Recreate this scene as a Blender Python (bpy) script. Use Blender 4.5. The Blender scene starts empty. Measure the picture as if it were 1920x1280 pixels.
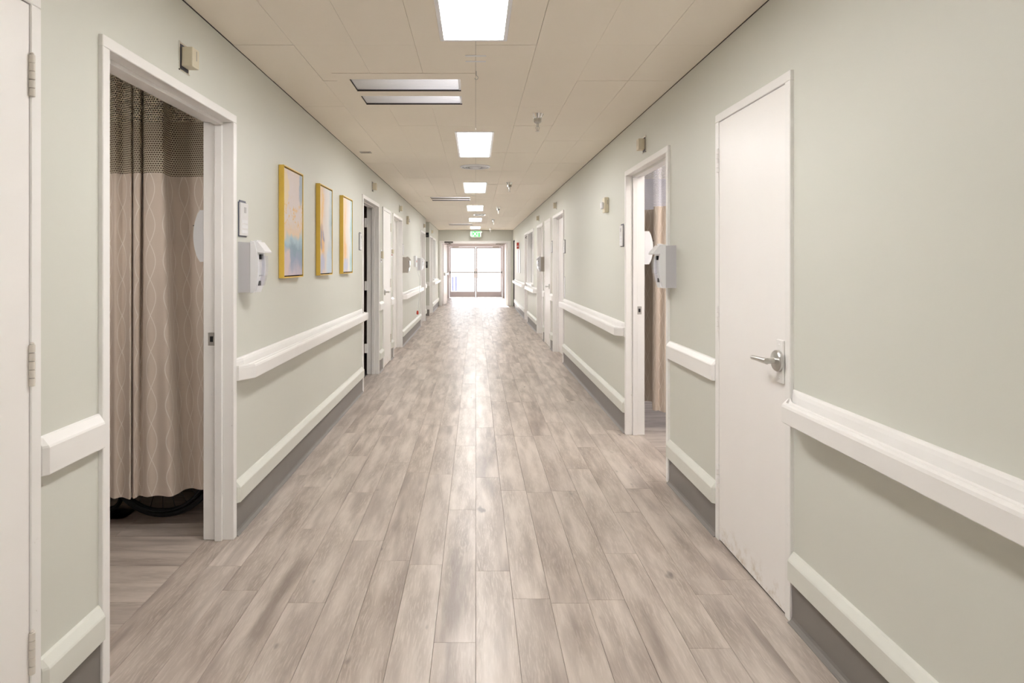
import bpy, bmesh, math, random
from mathutils import Vector, Matrix
random.seed(7)
S = bpy.context.scene
COL = S.collection
# ------------------------------------------------------------------ camera, world, light, exposure
H = 1.376            # eye height
W = 1.22             # half width of the corridor
CH = 2.474           # ceiling height
T = 0.125            # wall thickness
cam_d = bpy.data.cameras.new('camera'); cam = bpy.data.objects.new('camera', cam_d); COL.objects.link(cam)
cam.location = (0, 0, H); cam.rotation_euler = (math.radians(90), 0, 0)
cam_d.sensor_width = 36; cam_d.lens = 1168 / 1920 * 36
cam_d.shift_x = 68 / 1920; cam_d.shift_y = -146 / 1920
cam_d.clip_start = 0.05; cam_d.clip_end = 300
S.camera = cam
S.view_settings.view_transform = 'Standard'; S.view_settings.look = 'None'
S.view_settings.gamma = 1; S.view_settings.use_curve_mapping = False
S.view_settings.exposure = 1.25
PANEL = 11.0         # radiance of the ceiling light diffusers
SKY = 1.6
wd = bpy.data.worlds.new('world'); S.world = wd; wd.use_nodes = True
bg = wd.node_tree.nodes['Background']; bg.inputs[0].default_value = (0.90, 0.94, 1.0, 1); bg.inputs[1].default_value = SKY


sun_d = bpy.data.lights.new('sun', 'SUN'); sun_d.energy = 11.0; sun_d.angle = math.radians(3); sun_d.color = (1.0, .97, .94)
sun = bpy.data.objects.new('sun', sun_d); sun.rotation_euler = (math.radians(-69), 0, math.radians(5)); COL.objects.link(sun)   # low sun beyond the entrance


def portal(loc, rot, sx, sy):
    l = bpy.data.lights.new('sky_portal', 'AREA'); l.shape = 'RECTANGLE'; l.size = sx; l.size_y = sy
    l.cycles.is_portal = True
    o = bpy.data.objects.new('sky_portal', l); o.location = loc; o.rotation_euler = rot; COL.objects.link(o)


portal((0, 25.3, 1.15), (math.radians(-90), 0, 0), 2.2, 2.1)         # glass doors at the far end
portal((4.75, 6.6, 1.5), (0, math.radians(90), 0), 1.5, 2.0)         # window of the ward on the right
portal((4.75, 14.0, 1.43), (0, math.radians(90), 0), 1.9, 4.2)        # window of the far right office
portal((-4.75, 18.0, 1.5), (0, math.radians(-90), 0), 1.8, 3.0)      # window of the far left office

# ------------------------------------------------------------------ node helpers


def srgb(r, g, b):
    f = lambda c: (c / 255 / 12.92) if c / 255 <= 0.04045 else ((c / 255 + 0.055) / 1.055) ** 2.4
    return (f(r), f(g), f(b), 1)


class NT:
    def __init__(s, name):
        s.m = bpy.data.materials.new(name); s.m.use_nodes = True
        s.t = s.m.node_tree; s.b = s.t.nodes['Principled BSDF']; s.out = s.t.nodes['Material Output']

    def n(s, typ, ins=None, **kw):
        nd = s.t.nodes.new(typ)
        for k, v in kw.items(): setattr(nd, k, v)
        for k, v in (ins or {}).items(): s.put(nd.inputs[k], v)
        return nd

    def put(s, sock, v):
        if isinstance(v, bpy.types.NodeSocket): s.t.links.new(v, sock)
        else: sock.default_value = v

    def mth(s, op, a, b=0.0, c=0.0, clamp=False):
        nd = s.t.nodes.new('ShaderNodeMath'); nd.operation = op; nd.use_clamp = clamp
        s.put(nd.inputs[0], a); s.put(nd.inputs[1], b)
        if op in ('MULTIPLY_ADD', 'SMOOTH_MIN', 'COMPARE', 'PINGPONG'): s.put(nd.inputs[2], c)
        return nd.outputs[0]

    def mix(s, f, a, b, mode='MIX'):
        nd = s.t.nodes.new('ShaderNodeMix'); nd.data_type = 'RGBA'; nd.blend_type = mode
        s.put(nd.inputs[0], f); s.put(nd.inputs[6], a); s.put(nd.inputs[7], b)
        return nd.outputs[2]

    def mr(s, v, a, b, c=0.0, d=1.0):
        return s.n('ShaderNodeMapRange', {0: v, 1: a, 2: b, 3: c, 4: d}, interpolation_type='SMOOTHSTEP').outputs[0]

    def noise(s, vec, scale, detail=3.0, rough=0.5, w=None, dist=0.0):
        nd = s.t.nodes.new('ShaderNodeTexNoise')
        if w is not None: nd.noise_dimensions = '4D'; s.put(nd.inputs['W'], w)
        s.put(nd.inputs['Vector'], vec); nd.inputs['Scale'].default_value = scale
        nd.inputs['Detail'].default_value = detail; nd.inputs['Roughness'].default_value = rough
        nd.inputs['Distortion'].default_value = dist
        return nd.outputs[0]

    def obj(s): return s.n('ShaderNodeTexCoord').outputs['Object']

    def scalev(s, v, x, y, z):
        return s.n('ShaderNodeVectorMath', {0: v, 1: (x, y, z)}, operation='MULTIPLY').outputs[0]

    def bump(s, h, strength, dist=0.002):
        b = s.n('ShaderNodeBump', {'Strength': strength, 'Distance': dist, 'Height': h})
        s.t.links.new(b.outputs[0], s.b.inputs['Normal'])

    def fin(s, col=None, rough=0.5, metal=0.0, spec=None, coat=None):
        if col is not None: s.put(s.b.inputs['Base Color'], col)
        s.put(s.b.inputs['Roughness'], rough); s.put(s.b.inputs['Metallic'], metal)
        if spec is not None: s.b.inputs['Specular IOR Level'].default_value = spec
        if coat: s.b.inputs['Coat Weight'].default_value = coat[0]; s.b.inputs['Coat Roughness'].default_value = coat[1]
        return s.m


def painted(name, col, rough=0.45, var=0.04, scale=9.0, bump=0.08, bscale=260.0, metal=0.0, spec=None):
    t = NT(name); g = t.n('ShaderNodeNewGeometry').outputs['Position']
    f = t.noise(g, scale, 3)
    c2 = tuple(c * (1 - var) for c in col[:3]) + (1,)
    c1 = tuple(min(1, c * (1 + var)) for c in col[:3]) + (1,)
    t.bump(t.noise(g, bscale, 2), bump, 0.001)
    return t.fin(t.mix(f, c2, c1), rough, metal, spec)


def emissive(name, col, strength, rough=0.4):
    t = NT(name); g = t.n('ShaderNodeNewGeometry').outputs['Position']
    f = t.noise(g, 3, 1)
    t.b.inputs['Emission Color'].default_value = col
    t.put(t.b.inputs['Emission Strength'], t.mr(f, 0, 1, strength * .97, strength * 1.03))
    return t.fin((.9, .9, .9, 1) if name != 'exit_green_face' else (.05, .5, .1, 1), rough)


M = {}
M['wall'] = painted('sage_wall_paint', srgb(220, 220, 211), 0.50, 0.015, 1.5, 0.05, 420)
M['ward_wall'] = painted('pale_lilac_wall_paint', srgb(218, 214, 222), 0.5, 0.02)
M['dim_wall'] = painted('ward_wall_paint', srgb(128, 112, 100), 0.6, 0.02)  # shade of the unlit rooms is put into this dark colour
M['tile'] = painted('cream_ceiling_paint', srgb(247, 239, 225), 0.75, 0.02, 2.0, 0.15, 180)
M['slab'] = painted('concrete', srgb(150, 146, 140), 0.8, 0.06)
M['cove'] = painted('grey_rubber_base', srgb(132, 127, 123), 0.42, 0.05, 14)
M['lowrail'] = painted('sage_white_enamel', srgb(228, 228, 220), 0.4, 0.03)
M['hinge'] = painted('painted_hinge', srgb(224, 217, 207), 0.4)
M['dark'] = painted('dark_seam', srgb(60, 54, 50), 0.8)
M['black'] = painted('black_plastic', srgb(24, 24, 27), 0.45)
M['tyre'] = painted('tyre_rubber', srgb(26, 25, 26), 0.6)
M['steel'] = painted('brushed_steel', (0.60, 0.59, 0.57, 1), 0.28, 0.05, 60, 0.05, 400, 1.0)
M['chrome'] = painted('chrome', (0.78, 0.77, 0.75, 1), 0.14, 0.03, 20, 0.02, 300, 1.0)
M['grille'] = painted('dark_grille', srgb(96, 92, 86), 0.5)
M['cream'] = painted('cream_plastic', srgb(222, 212, 188), 0.4)
M['white'] = painted('white_plastic', srgb(238, 238, 240), 0.32)
M['grey'] = painted('grey_plastic', srgb(200, 198, 202), 0.36)
M['taupe'] = painted('taupe_plastic', srgb(176, 168, 158), 0.4)
M['navy'] = painted('navy_edge', srgb(92, 94, 110), 0.4)
M['signface'] = painted('sign_face', srgb(228, 226, 226), 0.3)
M['signinset'] = painted('sign_inset', srgb(176, 174, 176), 0.3)
M['gold'] = painted('gold_frame_paint', srgb(232, 194, 84), 0.38, 0.04, 30)
M['red'] = painted('red_plastic', srgb(206, 62, 42), 0.4)
M['door_dark'] = painted('dark_grey_door_paint', srgb(70, 68, 78), 0.4)
M['brown'] = painted('brown_edge', srgb(140, 92, 72), 0.5)
M['blind'] = painted('grey_blind', srgb(150, 146, 150), 0.6)
M['alu'] = painted('white_aluminium', srgb(206, 198, 195), 0.35)
M['pave'] = painted('pale_paving', srgb(205, 203, 198), 0.8, 0.08, 2)
M['hedge'] = painted('pale_stucco', srgb(222, 214, 204), 0.8, 0.05)
M['blue'] = painted('blue_grey_paint', srgb(96, 100, 150), 0.5)
M['panel'] = emissive('diffuser_glow', (1.0, 0.985, 0.975, 1), PANEL)
M['wardglow'] = emissive('ward_diffuser_glow', (1.0, .95, .9, 1), 13.0)  # glow of the added fill lights
M['exitglow'] = emissive('exit_green_glow', (0.55, 1.0, 0.62, 1), 0.40)
M['exitface'] = emissive('exit_green_face', (0.02, 0.75, 0.08, 1), 0.22)
M['amber'] = emissive('strobe_glow', (1.0, 0.97, 0.9, 1), 1.2)


def chipped_white():
    t = NT('white_trim_enamel'); g = t.n('ShaderNodeNewGeometry').outputs['Position']
    z = t.n('ShaderNodeSeparateXYZ', {0: g}).outputs[2]
    c = t.mix(t.noise(g, 4, 3), srgb(244, 241, 238), srgb(249, 247, 245))
    low = t.mr(z, 1.0, 0.02, 0.0, 1.0)                       # scuffs from feet and wheels near the floor
    sc = t.mr(t.noise(t.scalev(g, 1, 1, .5), 46, 5, .65), .685, .70)
    c = t.mix(t.mth('MULTIPLY', sc, t.mth('MULTIPLY', low, .75)), c, srgb(150, 138, 122))
    t.bump(t.noise(g, 300, 2), 0.05, .001)
    return t.fin(c, 0.36)


M['trim'] = chipped_white()


def leaf_paint():
    t = NT('white_door_enamel'); g = t.n('ShaderNodeNewGeometry').outputs['Position']
    z = t.n('ShaderNodeSeparateXYZ', {0: g}).outputs[2]
    c = t.mix(t.noise(g, 3, 3), srgb(248, 244, 241), srgb(252, 249, 247))
    d = t.mth('MULTIPLY', t.mr(z, .16, .01), t.mr(t.noise(g, 18, 5, .7), .45, .7))
    c = t.mix(t.mth('MULTIPLY', d, .5), c, srgb(186, 160, 120))
    t.bump(t.noise(t.scalev(g, 90, 90, 5), 1, 3), 0.05, .001)
    return t.fin(c, 0.38)


M['leaf'] = leaf_paint()


def wood():
    t = NT('grey_oak_plank'); o = t.obj()
    rnd = t.mth('ADD', t.n('ShaderNodeObjectInfo').outputs['Random'], t.n('ShaderNodeNewGeometry').outputs['Random Per Island'])
    w = t.mth('MULTIPLY', rnd, 37.0)
    g = t.scalev(o, 1, .09, 1)
    warp = t.noise(t.scalev(o, 1, .35, 1), 7, 2, .5, w)
    wv = t.n('ShaderNodeCombineXYZ', {0: t.mth('MULTIPLY', warp, .055)}).outputs[0]
    g2 = t.n('ShaderNodeVectorMath', {0: g, 1: wv}, operation='ADD').outputs[0]
    fine = t.noise(g2, 170, 4, .6, w)
    mid = t.noise(g2, 24, 3, .5, w)
    big = t.noise(t.scalev(o, 1, .20, 1), 11.0, 2, .5, w)
    knot = t.mr(t.noise(t.scalev(o, 1, .42, 1), 13, 2, .5, t.mth('ADD', w, 11)), .68, .77)
    c = t.mix(t.mr(big, .30, .66), srgb(160, 146, 134), srgb(212, 199, 188))
    c = t.mix(t.mr(mid, .36, .76, 0, .50), c, srgb(150, 134, 123))
    c = t.mix(t.mr(fine, .45, .66, 0, .45), c, srgb(224, 213, 204))
    cloud = t.mr(t.noise(t.scalev(o, 1, .13, 1), 11.0, 2, .5, t.mth('ADD', w, 5)), .48, .74)
    c = t.mix(t.mth('MULTIPLY', cloud, .70), c, srgb(118, 102, 93))
    c = t.mix(t.mth('MULTIPLY', knot, .75), c, srgb(86, 74, 68))
    tone = t.mth('FRACT', t.mth('MULTIPLY', rnd, 7.31))
    c = t.mix(t.mth('MULTIPLY', tone, .22), c, srgb(138, 123, 114))
    hi = t.mth('FRACT', t.mth('MULTIPLY', rnd, 13.7))
    c = t.mix(t.mth('MULTIPLY', hi, .20), c, srgb(228, 218, 210))
    t.bump(t.mth('ADD', fine, t.mth('MULTIPLY', mid, .5)), .18, .0012)
    return t.fin(c, t.mr(mid, 0, 1, .26, .40), 0, .6)


M['wood'] = wood()


def fabric():
    t = NT('ogee_patterned_fabric')
    uv = t.n('ShaderNodeUVMap').outputs[0]; sp = t.n('ShaderNodeSeparateXYZ', {0: uv})
    u, v = sp.outputs[0], sp.outputs[1]
    sn = t.mth('MULTIPLY', t.mth('SINE', t.mth('MULTIPLY', v, 2 * math.pi / .37)), .027)
    P = .088

    def line(x):
        fr = t.mth('SUBTRACT', t.mth('FRACT', t.mth('DIVIDE', x, P)), .5)
        return t.mr(t.mth('ABSOLUTE', fr), .030, .014)
    l = t.mth('MAXIMUM', line(t.mth('ADD', u, sn)), line(t.mth('SUBTRACT', u, sn)))
    dash = t.mr(t.mth('SINE', t.mth('MULTIPLY', v, 900)), -.2, .4, .55, 1)
    l = t.mth('MULTIPLY', l, dash)
    weave = t.noise(t.scalev(uv, 900, 260, 1), 1, 2)
    c = t.mix(weave, srgb(206, 190, 176), srgb(216, 201, 187))
    c = t.mix(t.mth('MULTIPLY', l, .72), c, srgb(248, 242, 235))
    t.bump(weave, .2, .001)
    m = t.fin(c, .75)
    t.b.inputs['Sheen Weight'].default_value = .15
    return m


def netting(name='honeycomb_netting', col=srgb(200, 188, 166), lo=.33, hi=.40):
    t = NT(name)
    uv = t.n('ShaderNodeUVMap').outputs[0]; sp = t.n('ShaderNodeSeparateXYZ', {0: uv})
    cell = .0125
    x = t.mth('DIVIDE', sp.outputs[0], cell); y = t.mth('DIVIDE', sp.outputs[1], cell * .9)
    row = t.mth('FLOOR', y); off = t.mth('MULTIPLY', t.mth('MODULO', t.mth('ADD', row, 1000), 2), .5)
    fx = t.mth('ABSOLUTE', t.mth('SUBTRACT', t.mth('FRACT', t.mth('ADD', x, off)), .5))
    fy = t.mth('ABSOLUTE', t.mth('SUBTRACT', t.mth('FRACT', y), .5))
    d = t.mth('ADD', t.mth('MULTIPLY', fx, .55), fy)
    hexm = t.mth('MAXIMUM', d, fx)
    a = t.mr(hexm, lo, hi)
    tr = t.n('ShaderNodeBsdfTransparent')
    mx = t.n('ShaderNodeMixShader', {0: a, 1: tr.outputs[0], 2: t.b.outputs[0]})
    t.t.links.new(mx.outputs[0], t.out.inputs[0])
    return t.fin(col, .7)


M['fabric'] = fabric(); M['net'] = netting(); M['net_pale'] = netting('pale_honeycomb_netting', srgb(238, 234, 240), .38, .44)


def glass(name, tint=(1, 1, 1, 1)):
    t = NT(name); tr = t.n('ShaderNodeBsdfTransparent', {0: tint}); gl = t.n('ShaderNodeBsdfGlossy', {'Roughness': .03})
    fr = t.n('ShaderNodeFresnel', {0: 1.45})
    front = t.mth('SUBTRACT', 1.0, t.n('ShaderNodeNewGeometry').outputs['Backfacing'])      # no total reflection on the inner faces
    mx = t.n('ShaderNodeMixShader', {0: t.mth('MULTIPLY', fr.outputs[0], front), 1: tr.outputs[0], 2: gl.outputs[0]})
    t.t.links.new(mx.outputs[0], t.out.inputs[0]); return t.m


M['glass'] = glass('window_glass'); M['clear'] = glass('clear_plastic', (.94, .94, .97, 1))


def lens():
    t = NT('ribbed_lens'); g = t.n('ShaderNodeNewGeometry').outputs['Position']
    y = t.n('ShaderNodeSeparateXYZ', {0: g}).outputs[1]
    s = t.mth('SINE', t.mth('MULTIPLY', y, 260)); t.bump(s, .35, .003)
    x = t.n('ShaderNodeSeparateXYZ', {0: g}).outputs[0]
    t.b.inputs['Emission Color'].default_value = (.93, .93, 1, 1)
    t.put(t.b.inputs['Emission Strength'], t.mr(x, -.8, -.1, .02, .24))      # emission rises towards the right end
    return t.fin(srgb(206, 202, 198), .3)


M['lens'] = lens()


def painting(kind):
    t = NT('abstract_paint_' + kind); sp = t.n('ShaderNodeSeparateXYZ', {0: t.obj()})
    o = t.obj()
    a0 = t.mth('MULTIPLY_ADD', sp.outputs[1], 1 / .41, .5); b0 = t.mth('MULTIPLY_ADD', sp.outputs[2], 1 / .68, .5)
    wx = t.mth('SUBTRACT', t.noise(o, 5.5, 4, .6), .5); wy = t.mth('SUBTRACT', t.noise(t.n('ShaderNodeVectorMath', {0: o, 1: (3, 7, 2)}).outputs[0], 6.5, 4, .6), .5)
    a = t.mth('MULTIPLY_ADD', wx, .45, a0); b = t.mth('MULTIPLY_ADD', wy, .34, b0)

    def ramp(v, stops):
        r = t.n('ShaderNodeValToRGB', {0: v}); e = r.color_ramp.elements
        while len(e) < len(stops): e.new(.5)
        for i, (p, c) in enumerate(stops): e[i].position = p; e[i].color = srgb(*c)
        return r.outputs[0]

    def blob(c, x, y, rx, ry, col, k=.9):
        dx = t.mth('DIVIDE', t.mth('SUBTRACT', a, x), rx); dy = t.mth('DIVIDE', t.mth('SUBTRACT', b, y), ry)
        d = t.mth('ADD', t.mth('MULTIPLY', dx, dx), t.mth('MULTIPLY', dy, dy))
        return t.mix(t.mr(d, 1.3, .25, 0, k), c, srgb(*col))

    if kind == 'one':
        c = ramp(b, [(.0, (205, 190, 205)), (.12, (140, 158, 190)), (.24, (120, 158, 182)), (.34, (168, 200, 212)), (.42, (236, 206, 172)), (.55, (228, 212, 204)), (.8, (226, 210, 206)), (1, (222, 204, 194))])
        c = blob(c, .12, .12, .2, .16, (226, 202, 200)); c = blob(c, .55, .22, .2, .1, (112, 150, 176), .8)
        c = blob(c, .9, .86, .16, .16, (142, 164, 184)); c = blob(c, .1, .8, .12, .2, (244, 214, 140), .7)
        vein = t.mth('MULTIPLY', t.mr(t.mth('ABSOLUTE', t.mth('SUBTRACT', t.noise(o, 10, 3, .6), .5)), .022, .004), t.mr(t.mth('ABSOLUTE', t.mth('SUBTRACT', b0, .58)), .2, .08))
        c = t.mix(vein, c, srgb(236, 186, 84))
    elif kind == 'two':
        c = ramp(a, [(.0, (236, 208, 190)), (.16, (238, 202, 140)), (.3, (226, 204, 188)), (.45, (222, 214, 208)), (.65, (226, 222, 218)), (.85, (190, 204, 208)), (1, (140, 178, 186))])
        c = blob(c, .18, .42, .22, .16, (128, 118, 152)); c = blob(c, .22, .28, .1, .2, (236, 182, 86))
        c = blob(c, .1, .1, .3, .14, (178, 188, 224), .8); c = blob(c, .8, .1, .3, .2, (196, 216, 232), .8)
        c = blob(c, .2, .68, .05, .3, (240, 188, 98), .8)
    else:
        c = ramp(a, [(.0, (244, 212, 162)), (.25, (246, 220, 186)), (.42, (240, 226, 214)), (.7, (238, 238, 238)), (.86, (196, 222, 222)), (1, (148, 198, 200))])
        c = blob(c, .2, .3, .16, .2, (248, 196, 120), .8); c = blob(c, .25, .07, .35, .1, (190, 202, 232), .8)
        c = blob(c, .2, .55, .05, .3, (240, 180, 96), .6)
    c = t.mix(.16, c, srgb(236, 230, 228))
    t.bump(t.noise(o, 60, 3), .15, .001)
    return t.fin(c, .5)


# ------------------------------------------------------------------ mesh helpers
class MB:
    """collects boxes, sweeps, tubes and lathes; build() links them as one mesh object"""
    def __init__(s): s.v = []; s.f = []; s.sm = []; s.uv = None

    def add(s, vs, fs, smooth=False):
        n = len(s.v); s.v += [tuple(v) for v in vs]
        s.f += [tuple(i + n for i in f) for f in fs]; s.sm += [smooth] * len(fs); return s

    def box(s, x0, x1, y0, y1, z0, z1, bev=0.0):
        if x0 > x1: x0, x1 = x1, x0
        if y0 > y1: y0, y1 = y1, y0
        if z0 > z1: z0, z1 = z1, z0
        bev = min(bev, (x1 - x0) * .45, (y1 - y0) * .45, (z1 - z0) * .45)
        if bev <= 0:
            vs = [(x, y, z) for z in (z0, z1) for y in (y0, y1) for x in (x0, x1)]
            return s.add(vs, [(0, 2, 3, 1), (4, 5, 7, 6), (0, 1, 5, 4), (2, 6, 7, 3), (0, 4, 6, 2), (1, 3, 7, 5)])
        bm = bmesh.new(); bmesh.ops.create_cube(bm, size=1)
        for v in bm.verts:
            v.co = Vector(((x0 + x1) / 2 + v.co.x * (x1 - x0), (y0 + y1) / 2 + v.co.y * (y1 - y0), (z0 + z1) / 2 + v.co.z * (z1 - z0)))
        bmesh.ops.bevel(bm, geom=bm.edges[:], offset=bev, segments=2 if bev > .003 else 1, affect='EDGES', profile=.5)
        bm.verts.ensure_lookup_table()
        s.add([v.co[:] for v in bm.verts], [[v.index for v in f.verts] for f in bm.faces]); bm.free(); return s

    def wbox(s, side, u0, u1, v0, v1, w0, w1, bev=0.0):
        """box on a corridor wall: u along y, v up, w out of the wall into the corridor"""
        return s.box(side * (W - w0), side * (W - w1), u0, u1, v0, v1, bev)

    def sweep(s, side, prof, stations, z=0.0):
        """extrude profile (w, v) along y; stations (u, w scale[, v scale])"""
        n = len(prof); vs = []
        for st in stations:
            for (w, v) in prof: vs.append((side * (W - w * st[1]), st[0], z + v))
        fs = []
        for k in range(len(stations) - 1):
            for i in range(n):
                j = (i + 1) % n; fs.append((k * n + i, k * n + j, (k + 1) * n + j, (k + 1) * n + i))
        fs.append(tuple(range(n))); fs.append(tuple(range((len(stations) - 1) * n, len(stations) * n))[::-1])
        return s.add(vs, fs)

    def tube(s, pts, r, n=10, closed=False):
        pts = [Vector(p) for p in pts]; m = len(pts); vs = []; fs = []
        up = Vector((0, 0, 1)); prev = None
        for i, p in enumerate(pts):
            if closed: d = pts[(i + 1) % m] - pts[i - 1]
            else: d = pts[min(i + 1, m - 1)] - pts[max(i - 1, 0)]
            d.normalize()
            a = (prev - d * prev.dot(d)) if prev is not None else d.cross(up if abs(d.z) < .9 else Vector((1, 0, 0)))
            a.normalize(); prev = a; b = d.cross(a)
            rr = r[i] if isinstance(r, (list, tuple)) else r
            for k in range(n):
                t = 2 * math.pi * k / n; vs.append(p + (a * math.cos(t) + b * math.sin(t)) * rr)
        for i in range(m if closed else m - 1):
            j = (i + 1) % m
            for k in range(n):
                l = (k + 1) % n; fs.append((i * n + k, i * n + l, j * n + l, j * n + k))
        if not closed: fs += [tuple(range(n))[::-1], tuple(range((m - 1) * n, m * n))]
        return s.add(vs, fs, True)

    def lathe(s, c, axis, prof, n=24, smooth=True):
        """prof: (radius, distance along axis)"""
        c = Vector(c); ax = Vector(axis).normalized(); a = ax.orthogonal().normalized(); b = ax.cross(a)
        vs = []; fs = []
        for (r, h) in prof:
            for k in range(n):
                t = 2 * math.pi * k / n; vs.append(c + ax * h + (a * math.cos(t) + b * math.sin(t)) * max(r, 1e-5))
        m = len(prof)
        for i in range(m - 1):
            for k in range(n):
                l = (k + 1) % n; fs.append((i * n + k, i * n + l, (i + 1) * n + l, (i + 1) * n + k))
        fs += [tuple(range(n))[::-1], tuple(range((m - 1) * n, m * n))]
        return s.add(vs, fs, smooth)

    def mesh(s, name, mat):
        me = bpy.data.meshes.new(name); me.from_pydata(s.v, [], s.f)
        bm = bmesh.new(); bm.from_mesh(me); bmesh.ops.recalc_face_normals(bm, faces=bm.faces[:]); bm.to_mesh(me); bm.free()
        for p, sm in zip(me.polygons, s.sm): p.use_smooth = sm
        if mat: me.materials.append(mat)
        return me

    def build(s, name, mat, parent=None, origin=None, autosmooth=True):
        if origin is None and parent is None:
            xs, ys, zs = zip(*s.v)
            origin = ((min(xs) + max(xs)) / 2, (min(ys) + max(ys)) / 2, min(zs))
        if origin is None: origin = parent_world(parent)
        ov = Vector(origin); s.v = [tuple(Vector(v) - ov) for v in s.v]
        me = s.mesh(name, mat)
        if any(s.sm) and autosmooth:
            try: me.set_sharp_from_angle(angle=math.radians(35))
            except Exception: pass
        o = bpy.data.objects.new(name, me); COL.objects.link(o)
        if parent is not None:
            o.parent = parent; o.location = ov - parent_world(parent)
        else: o.location = ov
        return o


def parent_world(p):
    v = Vector((0, 0, 0))
    while p is not None: v = v + Vector(p.location); p = p.parent
    return v


def tag(o, label=None, cat=None, group=None, kind=None):
    if label: o['label'] = label
    if cat: o['category'] = cat
    if group: o['group'] = group
    if kind: o['kind'] = kind
    return o


def empty(name, loc, label=None, cat=None, group=None, kind=None):
    o = bpy.data.objects.new(name, None); o.location = loc; o.empty_display_size = .1; COL.objects.link(o)
    return tag(o, label, cat, group, kind)


def part(name, mat, parent, fn, label=None):
    m = MB(); fn(m); o = m.build(name, M[mat] if isinstance(mat, str) else mat, parent)
    if label: o['label'] = label
    return o


def copy_tree(o, parent=None):
    c = o.copy(); COL.objects.link(c); c.parent = parent
    for ch in list(o.children): copy_tree(ch, c)
    return c


# ------------------------------------------------------------------ plan of the corridor
Y0, Y1, YE = -3.0, 20.36, 25.1
OUT = 4.6
# (y0, y1) outer edges of the door frames
LD = dict(store=(.80, 1.729), ward=(2.014, 3.142), ajar=(6.67, 7.80), closet=(8.13, 8.87), fourth=(9.14, 10.27), fifth=(13.75, 14.93), sixth=(16.45, 17.45))
RD = dict(closet=(2.39, 3.135), ward=(3.91, 5.045), third=(8.61, 9.77), slim=(10.10, 10.95), fifth=(11.22, 12.32), sixth=(14.60, 15.42))
DH = 2.12


def wall_side(side, holes, name):
    """holes: (y0, y1, z0, z1) sorted by y"""
    m = MB(); y = Y0
    for (a, b, z0, z1) in holes:
        m.wbox(side, y, a, 0, CH + .03, 0, -T)
        if z1 < CH: m.wbox(side, a, b, z1, CH + .03, 0, -T)
        if z0 > 0: m.wbox(side, a, b, 0, z0, 0, -T)
        y = b
    m.wbox(side, y, Y1, 0, CH + .03, 0, -T)
    return tag(m.build(name, M['wall']), kind='structure')


hl = [(a + .012, b - .012, 0, DH - .012) for a, b in LD.values()]
WL = (17.65, 18.85, .93, 2.08)
hl += [(15.20, 16.40, 0, CH + .03), WL]; hl.sort()
WR = (13.15, 14.52, .93, 2.08)
hr = [(a + .012, b - .012, 0, DH - .012) for a, b in RD.values()]
hr += [WR, (19.50, 20.22, 0, 2.12)]; hr.sort()
wall_side(-1, hl, 'wall_left'); wall_side(1, hr, 'wall_right')


def struct(name, mat, fn, kind='structure', label=None):
    m = MB(); fn(m); return tag(m.build(name, M[mat]), label=label, kind=kind)


# end wall lintel with the cased opening
EO = (-1.125, 1.065)
struct('wall_far', 'wall', lambda m: (m.box(-W, W, Y1, Y1 + .12, 2.11, CH + .03), m.box(-W, EO[0] - .0, Y1, Y1 + .12, 0, 2.11), m.box(EO[1], W, Y1, Y1 + .12, 0, 2.11)))
struct('trim_1', 'trim', lambda m: (m.box(EO[0] - .065, EO[0] + .02, Y1 - .02, Y1 + .14, 0, 2.10, .003), m.box(EO[1] - .02, EO[1] + .085, Y1 - .02, Y1 + .14, 0, 2.10, .003),
                                    m.box(EO[0] - .065, EO[1] + .085, Y1 - .021, Y1 + .141, 2.04, 2.115, .003)))
# vestibule
struct('wall_vestibule_left', 'ward_wall', lambda m: m.box(-W - T, -W, Y1 + .12, YE + .1, 0, CH + .03))
struct('wall_vestibule_right', 'ward_wall', lambda m: m.box(W, W + T, Y1 + .12, YE + .1, 0, CH + .03))
struct('wall_back', 'wall', lambda m: m.box(-W - T, W + T, Y0 - .12, Y0, 0, CH + .03))
# building shell


def outer_wall(side, name, holes, mat):
    m = MB(); y = Y0
    x0, x1 = side * OUT, side * (OUT + .15)
    for (a, b, z0, z1) in holes:
        m.box(x0, x1, y, a, 0, CH + .03); m.box(x0, x1, a, b, z1, CH + .03); m.box(x0, x1, a, b, 0, z0); y = b
    m.box(x0, x1, y, YE + .1, 0, CH + .03)
    return tag(m.build(name, M[mat]), kind='structure')


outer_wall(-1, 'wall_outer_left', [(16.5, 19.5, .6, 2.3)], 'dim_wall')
outer_wall(1, 'wall_outer_right', [(5.6, 7.6, .8, 2.3), (11.9, 16.1, .5, 2.35)], 'ward_wall')
struct('wall_outer_far', 'ward_wall', lambda m: (m.box(-OUT - .15, -W - T, YE - .05, YE + .1, 0, CH + .03), m.box(W + T, OUT + .15, YE - .05, YE + .1, 0, CH + .03),
                                                  m.box(-W, W, YE, YE + .15, 2.22, CH + .03)))
struct('wall_outer_back', 'dim_wall', lambda m: m.box(-OUT, OUT, Y0 - .3, Y0 - .15, 0, CH + .03))
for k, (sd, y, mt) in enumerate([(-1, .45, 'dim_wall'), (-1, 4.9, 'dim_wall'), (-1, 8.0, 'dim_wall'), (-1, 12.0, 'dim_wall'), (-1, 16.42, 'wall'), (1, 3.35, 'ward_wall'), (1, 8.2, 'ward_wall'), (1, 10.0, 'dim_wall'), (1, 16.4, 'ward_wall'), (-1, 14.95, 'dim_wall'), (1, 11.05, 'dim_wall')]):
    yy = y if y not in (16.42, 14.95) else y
    struct('wall_partition', mt, lambda m: m.box(sd * (W + T), sd * OUT, yy, yy + .10, 0, CH + .03))
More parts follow.
